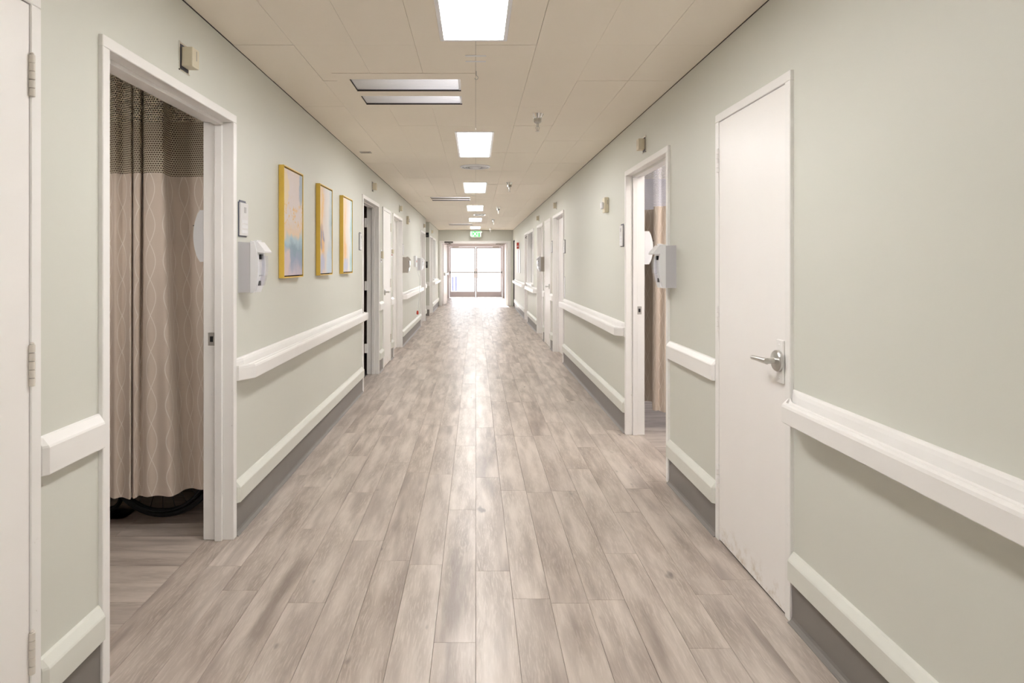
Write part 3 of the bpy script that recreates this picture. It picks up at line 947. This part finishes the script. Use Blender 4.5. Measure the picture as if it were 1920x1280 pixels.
dispenser(-1, 3.195, 1.226, 'grey and white soap dispenser left of the first gold-framed painting')
dispenser(1, 3.79, 1.226, 'grey and white soap dispenser beside the open right doorway')
dispenser(-1, 10.38, 1.222, 'taupe dispenser on the left wall just past the knobbed recessed door', 'taupe', 'taupe')
dispenser(-1, 13.05, 1.232, 'pale dispenser at the far end of the second left handrail', 'grey', 'white')
dispenser(1, 11.08, 1.235, 'taupe grey dispenser between two doors far down on the right', 'taupe', 'grey')


def ward_dispenser(side, y0, y1, z0, z1, label):
    t = empty('towel_dispenser', (side * (W + T), (y0 + y1) / 2, z0), label, 'dispenser', 'bow-fronted dispensers inside the wards')
    hh = z1 - z0
    def f(m):
        pr = [(0.002, 0)] + [(.068 + .034 * math.sin(math.pi * k / 12) ** .7, hh * k / 12) for k in range(13)] + [(0.002, hh)]
        n = len(pr); X = lambda w: side * (W + T + w)
        vs = [(X(w), y0, z0 + v) for w, v in pr] + [(X(w), y1, z0 + v) for w, v in pr]
        m.add(vs, [tuple(range(n)), tuple(range(n, 2 * n))[::-1]] + [(i, (i + 1) % n, n + (i + 1) % n, n + i) for i in range(n)])
    part('cover', 'white', t, f)
    part('lever', 'black', t, lambda m: m.box(side * (W + T + .095), side * (W + T + .118), y0 + .03, y1 - .03, z0 + hh * .70, z0 + hh * .715))


ward_dispenser(-1, 3.19, 3.265, 1.385, 1.65, 'white dispenser half hidden behind the left curtained doorway jamb')
ward_dispenser(1, 5.08, 5.16, 1.37, 1.64, 'white dispenser seen inside the open right doorway before the curtain')

# call station with cord, switches, alarm box, notice board
t = empty('call_station', (-W, 12.42, 1.31), 'white wall call station with a hanging cord', 'call station')
part('housing', 'white', t, lambda m: m.wbox(-1, 12.32, 12.52, 1.31, 1.53, 0, .04, .006))
part('button', 'red', t, lambda m: m.wbox(-1, 12.40, 12.44, 1.40, 1.44, .04, .045, .002))
part('cord', 'white', t, lambda m: m.tube([(-W + .03, 12.42, 1.315), (-W + .10, 12.42, 1.10), (-W + .10, 12.42, .80), (-W + .08, 12.43, .60), (-W + .06, 12.42, .44)], .004, 6))
part('pull_handle', 'red', t, lambda m: m.lathe((-W + .06, 12.42, .44), (0, 0, -1), [(.008, 0), (.02, .02), (.022, .07), (.008, .08)], 12))


def wall_control(y, z0, z1, mat, label, red):
    t = empty('wall_control', (-W, y, z0), label, 'wall control')
    part('plate', 'white', t, lambda m: m.wbox(-1, y - .06, y + .06, z0, z1, 0, .008, .002))
    part('dial_box', 'cream', t, lambda m: m.wbox(-1, y - .04, y + .04, z0 + .05, z1 - .02, .008, .035, .004))
    part('display', mat, t, lambda m: m.wbox(-1, y - .03, y + .03, z0 + .02, z0 + .042, .008, .012, .001))


wall_control(8.0, 1.39, 1.555, 'taupe', 'cream thermostat box left of the narrow closet door', 0)
wall_control(9.0, 1.47, 1.60, 'red', 'small cream control with a red strip between closet and recessed door', 1)
t = empty('wall_guard', (W, 8.52, .91), 'narrow white upright strip above the handrail before the third right doorway', 'wall guard')  # plain white upright strip on the wall
part('strip', 'white', t, lambda m: m.wbox(1, 8.50, 8.56, .91, 1.19, 0, .006, .002))
part('cap', 'grey', t, lambda m: m.wbox(1, 8.50, 8.56, 1.19, 1.20, 0, .007, .001))
t = empty('fire_alarm_box', (W, 17.7, 1.80), 'small red alarm box with white mark high on the far right wall', 'fire alarm')
part('housing', 'red', t, lambda m: m.wbox(1, 17.62, 17.78, 1.80, 1.97, 0, .055, .004))
part('pull_mark', 'white', t, lambda m: (m.wbox(1, 17.66, 17.74, 1.84, 1.88, .055, .062, .002), m.box(W - .02, W - .035, 17.619, 17.621, 1.84, 1.89)))
t = empty('notice_board', (W, 17.6, 1.10), 'white notice board with brown edge below the red alarm box', 'board')
part('board', 'white', t, lambda m: m.wbox(1, 17.0, 18.2, 1.12, 1.76, .002, .012, .001))
part('edge_strip', 'brown', t, lambda m: m.wbox(1, 17.62, 17.66, 1.12, 1.76, .012, .02))

# alcove devices
t = empty('emergency_lamp', (-1.29, 16.38, 2.08), 'small black lamp box high in the left alcove', 'lamp')
part('housing', 'black', t, lambda m: m.box(-1.33, -1.235, 16.33, 16.40, 2.07, 2.19, .006)); part('lens', 'grille', t, lambda m: m.box(-1.31, -1.255, 16.326, 16.33, 2.09, 2.13, .001))
t = empty('wall_panel', (-1.3, 16.38, 1.25), 'slim dark panel at eye level in the left alcove', 'panel')
part('housing', 'black', t, lambda m: m.box(-1.32, -1.265, 16.37, 16.40, 1.26, 1.43, .004)); part('screen', 'grille', t, lambda m: m.box(-1.31, -1.275, 16.368, 16.37, 1.33, 1.41))

# ------------------------------------------------------------------ paintings
for i, (y, kind, lb) in enumerate(((3.851, 'one', 'gold-framed abstract painting nearest the camera, blue at the bottom'), (4.747, 'two', 'middle gold-framed abstract painting with violet and gold streak'), (5.573, 'three', 'farthest gold-framed abstract painting, peach fading to pale teal'))):
    wd = (.432, .412, .425)[i]; z0, z1 = 1.285, 1.988; f = .0075; dp = .035
    t = empty('framed_painting', (-W, y + wd / 2, z0), lb, 'painting', 'three gold-framed paintings on the left wall')
    part('frame', 'gold', t, lambda m: (m.wbox(-1, y, y + f, z0, z1, .002, dp, .0006), m.wbox(-1, y + wd - f, y + wd, z0, z1, .002, dp, .0006), m.wbox(-1, y + f, y + wd - f, z0, z0 + f, .002, dp, .0006), m.wbox(-1, y + f, y + wd - f, z1 - f, z1, .002, dp, .0006)))
    part('backing', 'dark', t, lambda m: m.wbox(-1, y + f, y + wd - f, z0 + f, z1 - f, .002, .012))
    m = MB(); m.wbox(-1, y + f + .003, y + wd - f - .003, z0 + f + .008, z1 - f - .008, .012, dp - .004, .001)
    m.build('canvas', painting(kind), t, origin=(-W + .02, y + wd / 2, (z0 + z1) / 2))

# ------------------------------------------------------------------ curtains
def catmull(pts, n):
    out = []; P = [pts[0]] + pts + [pts[-1]]
    for i in range(1, len(P) - 2):
        p0, p1, p2, p3 = (Vector(q) for q in P[i - 1:i + 3])
        for k in range(n):
            t = k / n
            out.append(0.5 * ((2 * p1) + (p2 - p0) * t + (2 * p0 - 5 * p1 + 4 * p2 - p3) * t * t + (3 * p1 - p0 - 3 * p2 + p3) * t ** 3))
    out.append(Vector(pts[-1])); return out


def curtain(top, bot, zh, zn, zt, label, track_label, loc, hem=0.0, trk=None, net='net'):
    A = catmull(top, 8); B = catmull(bot, 8); n = len(A)
    arc = [0]
    for i in range(1, n): arc.append(arc[-1] + (A[i] - A[i - 1]).length)
    t = empty('privacy_curtain', loc, label, 'curtain', 'beige ward curtains')

    def sheet(name, mat, z0, z1, rows, lo):
        vs = []; uvs = []; fs = []
        for r in range(rows + 1):
            z = z0 + (z1 - z0) * r / rows
            s = ((zn - z) / (zn - zh)) if lo else 0
            s = max(0, min(1, s)); s = s ** .9
            for i in range(n):
                p = A[i] * (1 - s) + B[i] * s
                dz = (hem * math.sin(arc[i] * 7.0) if lo else 0) * s
                vs.append((p.x, p.y, z + dz)); uvs.append((arc[i], z))
        for r in range(rows):
            for i in range(n - 1): fs.append((r * n + i, r * n + i + 1, (r + 1) * n + i + 1, (r + 1) * n + i))
        ov = Vector(loc); me = bpy.data.meshes.new(name); me.from_pydata([tuple(Vector(v) - ov) for v in vs], [], fs)
        ul = me.uv_layers.new(name='UVMap')
        for l in me.loops: ul.data[l.index].uv = uvs[l.vertex_index]
        for p in me.polygons: p.use_smooth = True
        me.materials.append(M[mat]); o = bpy.data.objects.new(name, me); COL.objects.link(o); o.parent = t
        return o
    sheet('fabric_panel', 'fabric', zh, zn, 26, True)
    sheet('mesh_header', net, zn, zt, 8, False)
    for i in range(0, n, 10):
        q = A[i]; part('hook', 'steel', t, lambda m: m.tube([(q.x, q.y, zt - .01), (q.x, q.y, zt + .008)], .002, 6))
    m = MB(); tp = trk or [(A[0].x, A[0].y), (A[-1].x, A[-1].y)]
    m.tube([(p[0], p[1], zt + .03) for p in tp], .010, 8)
    for p in (tp[0], tp[-1]): m.tube([(p[0], p[1], zt + .03), (p[0], p[1], CH + .015)], .006, 8)
    tag(m.build('curtain_track', M['alu']), track_label, 'curtain track')


def px(x, y): return ((x - 892) * y / 1168, y)


top = [(386, 3.30), (366, 3.315), (344, 3.325), (322, 3.31), (311, 3.24), (306, 3.18), (290, 3.165), (272, 3.175), (267, 3.24), (263, 3.18), (252, 3.175), (249, 3.215), (245, 3.185), (232, 3.215), (216, 3.18), (206, 3.20), (190, 3.17), (170, 3.21), (150, 3.16), (120, 3.20), (90, 3.15), (50, 3.2), (0, 3.15)]
bot = [(388, 3.29), (374, 3.285), (360, 3.30), (346, 3.275), (334, 3.22), (318, 3.18), (296, 3.20), (276, 3.185), (262, 3.215), (256, 3.195), (250, 3.18), (247, 3.205), (243, 3.17), (228, 3.20), (214, 3.175), (203, 3.20), (186, 3.17), (170, 3.21), (150, 3.16), (120, 3.20), (90, 3.15), (50, 3.2), (0, 3.15)]
curtain([px(*p) for p in top], [px(*p) for p in bot], .182, 1.838, 2.40, 'beige ogee-patterned curtain with netting top filling the left doorway', 'white curtain track in the left ward', (-1.8, 3.2, .18), .006)
rt = [(1.40, 5.47), (1.44, 5.42), (1.49, 5.44), (1.54, 5.39), (1.555, 5.30), (1.50, 5.22), (1.470, 5.14), (1.495, 5.095), (1.525, 5.115), (1.55, 5.07), (1.585, 5.10), (1.62, 5.05), (1.66, 5.09), (1.71, 5.03), (1.76, 5.08), (1.83, 5.02), (1.9, 5.07), (2.0, 5.0)]
rb = [(1.40, 5.46), (1.44, 5.43), (1.49, 5.44), (1.53, 5.40), (1.54, 5.31), (1.49, 5.23), (1.462, 5.16), (1.480, 5.12), (1.51, 5.14), (1.54, 5.08), (1.58, 5.12), (1.62, 5.06), (1.66, 5.10), (1.71, 5.04), (1.76, 5.09), (1.83, 5.03), (1.9, 5.08), (2.0, 5.0)]
curtain(rt, rb, .17, 1.845, 2.40, 'beige patterned curtain bunched inside the open right doorway', 'white curtain track in the right ward', (1.6, 5.2, .17), .008, net='net_pale')

def fill_light(x, y, label):  # added fill lights, out of view, to brighten the curtains and the office
    t = empty('ward_light', (x, y, CH), label, 'ceiling light')
    part('frame', 'white', t, lambda m: (m.box(x - .3, x + .3, y - .3, y - .27, CH - .03, CH + .01), m.box(x - .3, x + .3, y + .27, y + .3, CH - .03, CH + .01), m.box(x - .3, x - .27, y - .27, y + .27, CH - .03, CH + .01), m.box(x + .27, x + .3, y - .27, y + .27, CH - .03, CH + .01)))
    part('diffuser', 'wardglow', t, lambda m: m.box(x - .27, x + .27, y - .27, y + .27, CH - .02, CH - .01))


fill_light(1.95, 4.0, 'square ceiling light inside the right ward in front of its curtain')
fill_light(2.4, 15.2, 'square ceiling light of the far right office behind the blind')
fill_light(-2.5, 1.75, 'square ceiling light inside the left ward in front of the curtain')
# ------------------------------------------------------------------ wheelchair behind the left curtain
wc = empty('wheelchair', (-1.72, 3.64, 0), 'black wheelchair whose large wheel shows under the left curtain', 'wheelchair')
for yy in (3.385, 3.90):
    cx, cz, R = -1.70, .305, .290
    ring = lambda r, y_: [(cx + r * math.cos(2 * math.pi * k / 48), y_, cz + r * math.sin(2 * math.pi * k / 48)) for k in range(48)]
    w = part('wheel', 'tyre', wc, lambda m: m.tube(ring(R, yy), .0155, 10, True))
    part('rim', 'black', w, lambda m: m.tube(ring(R - .024, yy), .008, 8, True))
    hy = yy - .035 if yy < 3.6 else yy + .035
    part('hand_rim', 'black', w, lambda m: m.tube(ring(R - .03, hy), .007, 8, True))
    part('hub', 'steel', w, lambda m: m.lathe((cx, yy - .03, cz), (0, 1, 0), [(.02, 0), (.03, .01), (.02, .02), (.02, .045), (.03, .05), (.01, .06)], 16))
    part('spokes', 'black', w, lambda m: [m.tube([(cx + .02 * math.cos(a), yy, cz + .02 * math.sin(a)), (cx + (R - .024) * math.cos(a), yy, cz + (R - .024) * math.sin(a))], .0018, 5) for a in [2 * math.pi * k / 24 for k in range(24)]])


def wframe(m):
    for yy in (3.46, 3.82):
        m.tube([(-1.62, yy, .30), (-1.62, yy, .92), (-1.50, yy, .96)], .011, 8)
        m.tube([(-1.62, yy, .48), (-2.10, yy, .48), (-2.16, yy, .30), (-2.26, yy, .12)], .011, 8)
        m.tube([(-1.62, yy, .20), (-2.05, yy, .20), (-2.08, yy, .48)], .011, 8)
        m.tube([(-1.62, yy, .70), (-2.00, yy, .70), (-2.04, yy, .48)], .011, 8)
    m.tube([(-1.85, 3.46, .20), (-1.85, 3.82, .47)], .010, 8); m.tube([(-1.85, 3.82, .20), (-1.85, 3.46, .47)], .010, 8)


part('frame', 'black', wc, wframe)
part('seat', 'black', wc, lambda m: m.box(-2.08, -1.64, 3.47, 3.81, .485, .50, .005))
part('backrest', 'black', wc, lambda m: m.box(-1.635, -1.61, 3.47, 3.81, .55, .90, .006))
for yy in (3.46, 3.82):
    part('armrest', 'black', wc, lambda m: m.box(-1.98, -1.70, yy - .02, yy + .02, .71, .735, .008))
    part('push_grip', 'black', wc, lambda m: m.tube([(-1.50, yy, .96), (-1.40, yy, .965)], .016, 10))
    part('footrest', 'black', wc, lambda m: m.box(-2.36, -2.22, yy + (.03 if yy < 3.6 else -.15), yy + (.15 if yy < 3.6 else -.03), .10, .115, .004))
    c = part('caster', 'tyre', wc, lambda m: m.tube([(-2.04 + .07 * math.cos(2 * math.pi * k / 24), yy, .083 + .07 * math.sin(2 * math.pi * k / 24)) for k in range(24)], .013, 8, True))
    part('fork', 'black', c, lambda m: (m.tube([(-2.04, yy - .02, .083), (-2.03, yy - .02, .17)], .005, 6), m.tube([(-2.04, yy + .02, .083), (-2.03, yy + .02, .17)], .005, 6), m.box(-2.05, -2.01, yy - .025, yy + .025, .165, .20)))

# ------------------------------------------------------------------ interior windows near the far end
def int_window(side, win, name, label, blind):
    y0, y1, z0, z1 = win
    t = empty(name, (side * W, (y0 + y1) / 2, z0), label, kind='structure')
    f = .05
    part('window_frame', 'trim', t, lambda m: (m.wbox(side, y0 - .03, y0 + f - .02, z0, z1 + .04, .014, -T, .002), m.wbox(side, y1 - f + .02, y1 + .03, z0, z1 + .04, .014, -T, .002),
                                               m.wbox(side, y0 + .03, y1 - .03, z1 - .02, z1 + .04, .0139, -T, .002)))
    part('window_sill', 'trim', t, lambda m: m.wbox(side, y0 - .04, y1 + .04, z0 - .03, z0 + .01, .05, -T, .003))
    part('mullion', 'trim', t, lambda m: m.wbox(side, (y0 + y1) / 2 - .02, (y0 + y1) / 2 + .02, z0 + .01, z1 - .02, -.04, -.08))
    for (a, b) in ((y0 + .03, (y0 + y1) / 2 - .02), ((y0 + y1) / 2 + .02, y1 - .03)):
        part('pane', 'glass', t, lambda m: m.wbox(side, a, b, z0 + .01, z1 - .02, -.057, -.063))
    if blind:
        for k in range(12): part('blind_slat', 'blind', t, lambda m: m.wbox(side, y0 + .035, y1 - .035, z1 - .05 - k * .028, z1 - .027 - k * .028, -.09, -.095))


int_window(1, WR, 'window_1', 'bright interior window with grey blind above the right handrail', True)
int_window(-1, WL, 'window_2', 'bright interior window at the far end of the left wall', False)

# ------------------------------------------------------------------ far end: fire doors, vestibule, entrance doors
fd = empty('fire_door', (-1.10, Y1 + .14, 0), 'white fire door held open against the left of the far opening', 'door', 'fire doors of the far opening')
fd.location = (0, 0, 0)
def place(fn, ang, hx, hy):
    """build in leaf coordinates (along the leaf, across, up) and turn about the hinge"""
    def g(m):
        n = MB(); fn(n); c, s = math.cos(ang), math.sin(ang)
        m.add([(hx + v[0] * c - v[1] * s, hy + v[0] * s + v[1] * c, v[2]) for v in n.v], n.f)
    return g
LH = (-1.10, Y1 + .16); LA = math.radians(86.5)
fd.location = (LH[0], LH[1], 0)
part('leaf', 'leaf', fd, place(lambda m: m.box(.01, 1.05, 0, -.044, .01, 2.03, .002), LA, *LH))
part('panic_bar', 'steel', fd, place(lambda m: (m.box(.05, .98, -.075, -.10, 1.00, 1.05, .006), m.box(.03, .12, -.045, -.10, .98, 1.07, .006), m.box(.92, 1.03, -.045, -.10, .98, 1.07, .006)), LA, *LH))
part('vertical_rod', 'steel', fd, place(lambda m: (m.tube([(.98, -.06, .02), (.98, -.06, 2.0)], .007, 8), m.box(.95, 1.01, -.045, -.08, 1.93, 2.02, .004), m.box(.95, 1.01, -.045, -.08, .02, .10, .004)), LA, *LH))
part('door_closer', 'grille', fd, lambda m: (m.box(-1.02, -.74, Y1 - .075, Y1 - .022, 2.045, 2.10, .006), m.tube([(-.88, Y1 - .05, 2.04), (-.80, Y1 + .05, 2.02), (-1.05, Y1 + .35, 2.02)], .009, 8)))
RH = (1.045, Y1 + .16); RA = math.radians(90)
fr = empty('fire_door', (RH[0], RH[1], 0), 'white fire door held open at the right of the far opening', 'door', 'fire doors of the far opening')
part('leaf', 'leaf', fr, place(lambda m: m.box(.01, 1.03, 0.044, 0.0, .01, 2.03, .002), RA, *RH))
part('door_handle', 'steel', fr, place(lambda m: (m.box(.90, .98, .045, .055, .92, 1.12, .003), m.tube([(.94, .055, 1.02), (.94, .10, 1.02), (.84, .10, 1.0), (.82, .10, .95)], .009, 8)), RA, *RH))
part('door_closer', 'taupe', fr, lambda m: (m.box(.66, .94, Y1 + .142, Y1 + .19, 2.0, 2.04, .006), m.tube([(.8, Y1 + .17, 2.0), (.9, Y1 + .4, 1.99)], .009, 8)))
part('notice', 'signface', fr, place(lambda m: m.box(.45, .70, .0441, .0455, 1.42, 1.62), RA, *RH))
part('notice_mark', 'red', fr, place(lambda m: m.box(.50, .58, .0456, .046, 1.46, 1.52), RA, *RH))
# dark pocket in the right wall with the folded partition
pk = empty('folding_door', (W + .06, 19.86, 0), 'dark grey folding door stowed in the pocket at the end of the right wall', 'door')
for k in range(4):
    part('panel', 'door_dark', pk, lambda m: m.box(W + .012 + .027 * k, W + .034 + .027 * k, 19.53, 20.19, .02, 2.08, .002))
part('lead_post', 'grille', pk, lambda m: m.box(W - .006, W + .008, 20.12, 20.19, .02, 2.08, .002))
part('latch', 'steel', pk, lambda m: m.box(W - .016, W - .006, 20.13, 20.18, .95, 1.15, .002))
struct('wall_pocket', 'door_dark', lambda m: (m.box(W + T, W + T + .02, 19.48, 20.24, 0, 2.14), m.box(W + .0, W + T, 19.50, 19.52, 0, 2.12), m.box(W + .0, W + T, 20.20, 20.22, 0, 2.12)))

# entrance doors
ef = empty('door_20', (0, YE, 0), 'pale aluminium frame around the glass entrance doors', kind='structure')
part('frame', 'alu', ef, lambda m: (m.box(-W, -1.06, YE - .05, YE + .05, 0, 2.22, .003), m.box(1.07, W, YE - .05, YE + .05, 0, 2.22, .003), m.box(-1.06, 1.07, YE - .049, YE + .049, 2.05, 2.22, .003)))
for sd, lb in ((-1, 'left glass entrance door at the corridor end with push bar'), (1, 'right glass entrance door at the corridor end with push bar')):
    x0, x1 = (-1.055, -.004) if sd < 0 else (.008, 1.065)
    t = empty('entrance_door', ((x0 + x1) / 2, YE, 0), lb, 'door', 'glass entrance doors')
    part('frame', 'alu', t, lambda m: (m.box(x0, x0 + .055, YE - .022, YE + .022, .01, 2.045, .002), m.box(x1 - .055, x1, YE - .022, YE + .022, .01, 2.045, .002), m.box(x0 + .055, x1 - .055, YE - .021, YE + .021, .02, .26, .002), m.box(x0 + .055, x1 - .055, YE - .021, YE + .021, 1.985, 2.045, .002)))
    part('pane', 'glass', t, lambda m: m.box(x0 + .055, x1 - .055, YE - .004, YE + .004, .26, 1.985))
    part('panic_bar', 'taupe', t, lambda m: m.box(x0 + .06, x1 - .06, YE - .09, YE - .06, 1.005, 1.04, .004))
    for xx in (x0 + .01, x1 - .05): part('bar_end', 'grille', t, lambda m: m.box(xx, xx + .04, YE - .095, YE - .022, .985, 1.065, .004))
    part('door_closer', 'taupe', t, lambda m: (m.box((x0 + x1) / 2 - .40 * -sd * 1 - .13, (x0 + x1) / 2 - .40 * -sd + .13, YE - .07, YE - .022, 2.0, 2.04, .004)) if False else m.box((x0 + x1) / 2 + sd * .28 - .13, (x0 + x1) / 2 + sd * .28 + .13, YE - .075, YE - .022, 2.01, 2.05, .004))
# exit sign
t = empty('exit_sign', (0.02, 20.05, 2.43), 'green lit exit sign hanging from the ceiling at the corridor end', 'exit sign')
part('housing', 'white', t, lambda m: (m.box(-.155, .175, 20.03, 20.07, 2.225, 2.435, .006), m.box(-.03, .05, 20.03, 20.07, 2.435, CH, .002)))
part('face', 'exitface', t, lambda m: m.box(-.14, .16, 20.026, 20.03, 2.24, 2.42))
cu = bpy.data.curves.new('lettering', 'FONT'); cu.body = 'EXIT'; cu.size = .185; cu.extrude = .002; cu.align_x = 'CENTER'; cu.offset = .005
cu.space_character = 1.02; cu.materials.append(M['exitglow'])
me = bpy.data.meshes.new_from_object(bpy.data.objects.new('lettering', cu)); o = bpy.data.objects.new('lettering', me); COL.objects.link(o); o.parent = t
o.location = Vector((.01, 20.024, 2.265)) - Vector(t.location); o.rotation_euler = (math.radians(90), 0, 0)
o['label'] = 'pale glowing letters'

# ------------------------------------------------------------------ outside
struct('ground_outside', 'pave', lambda m: m.box(-30, 30, YE + .3, 70, -.30, -.02))
struct('wall_outside_far', 'hedge', lambda m: (m.box(-9, 9, 62, 62.3, -.02, .9)))
for x, y, l in ((-1.04, 28, 'blue-grey bollard outside the left glass door, nearer the frame'), (-.92, 29, 'second blue-grey bollard outside the left glass door')):
    t = empty('bollard', (x, y, 0), l, 'bollard', 'bollards outside the glass doors')
    part('post', 'blue', t, lambda m: m.lathe((x, y, -.02), (0, 0, 1), [(.045, 0), (.045, .74), (.035, .78), (.01, .80)], 16))
    part('base_plate', 'blue', t, lambda m: m.lathe((x, y, -.02), (0, 0, 1), [(.09, 0), (.09, .012), (.05, .02)], 16))
t = empty('canopy_post', (1.12, 27.5, 0), 'pale blue canopy post outside the right glass door', 'post')
part('post', 'alu', t, lambda m: m.box(1.06, 1.14, 27.46, 27.54, 0, 2.7, .004)); part('base_plate', 'alu', t, lambda m: m.box(1.02, 1.18, 27.42, 27.58, -.02, .012, .002))
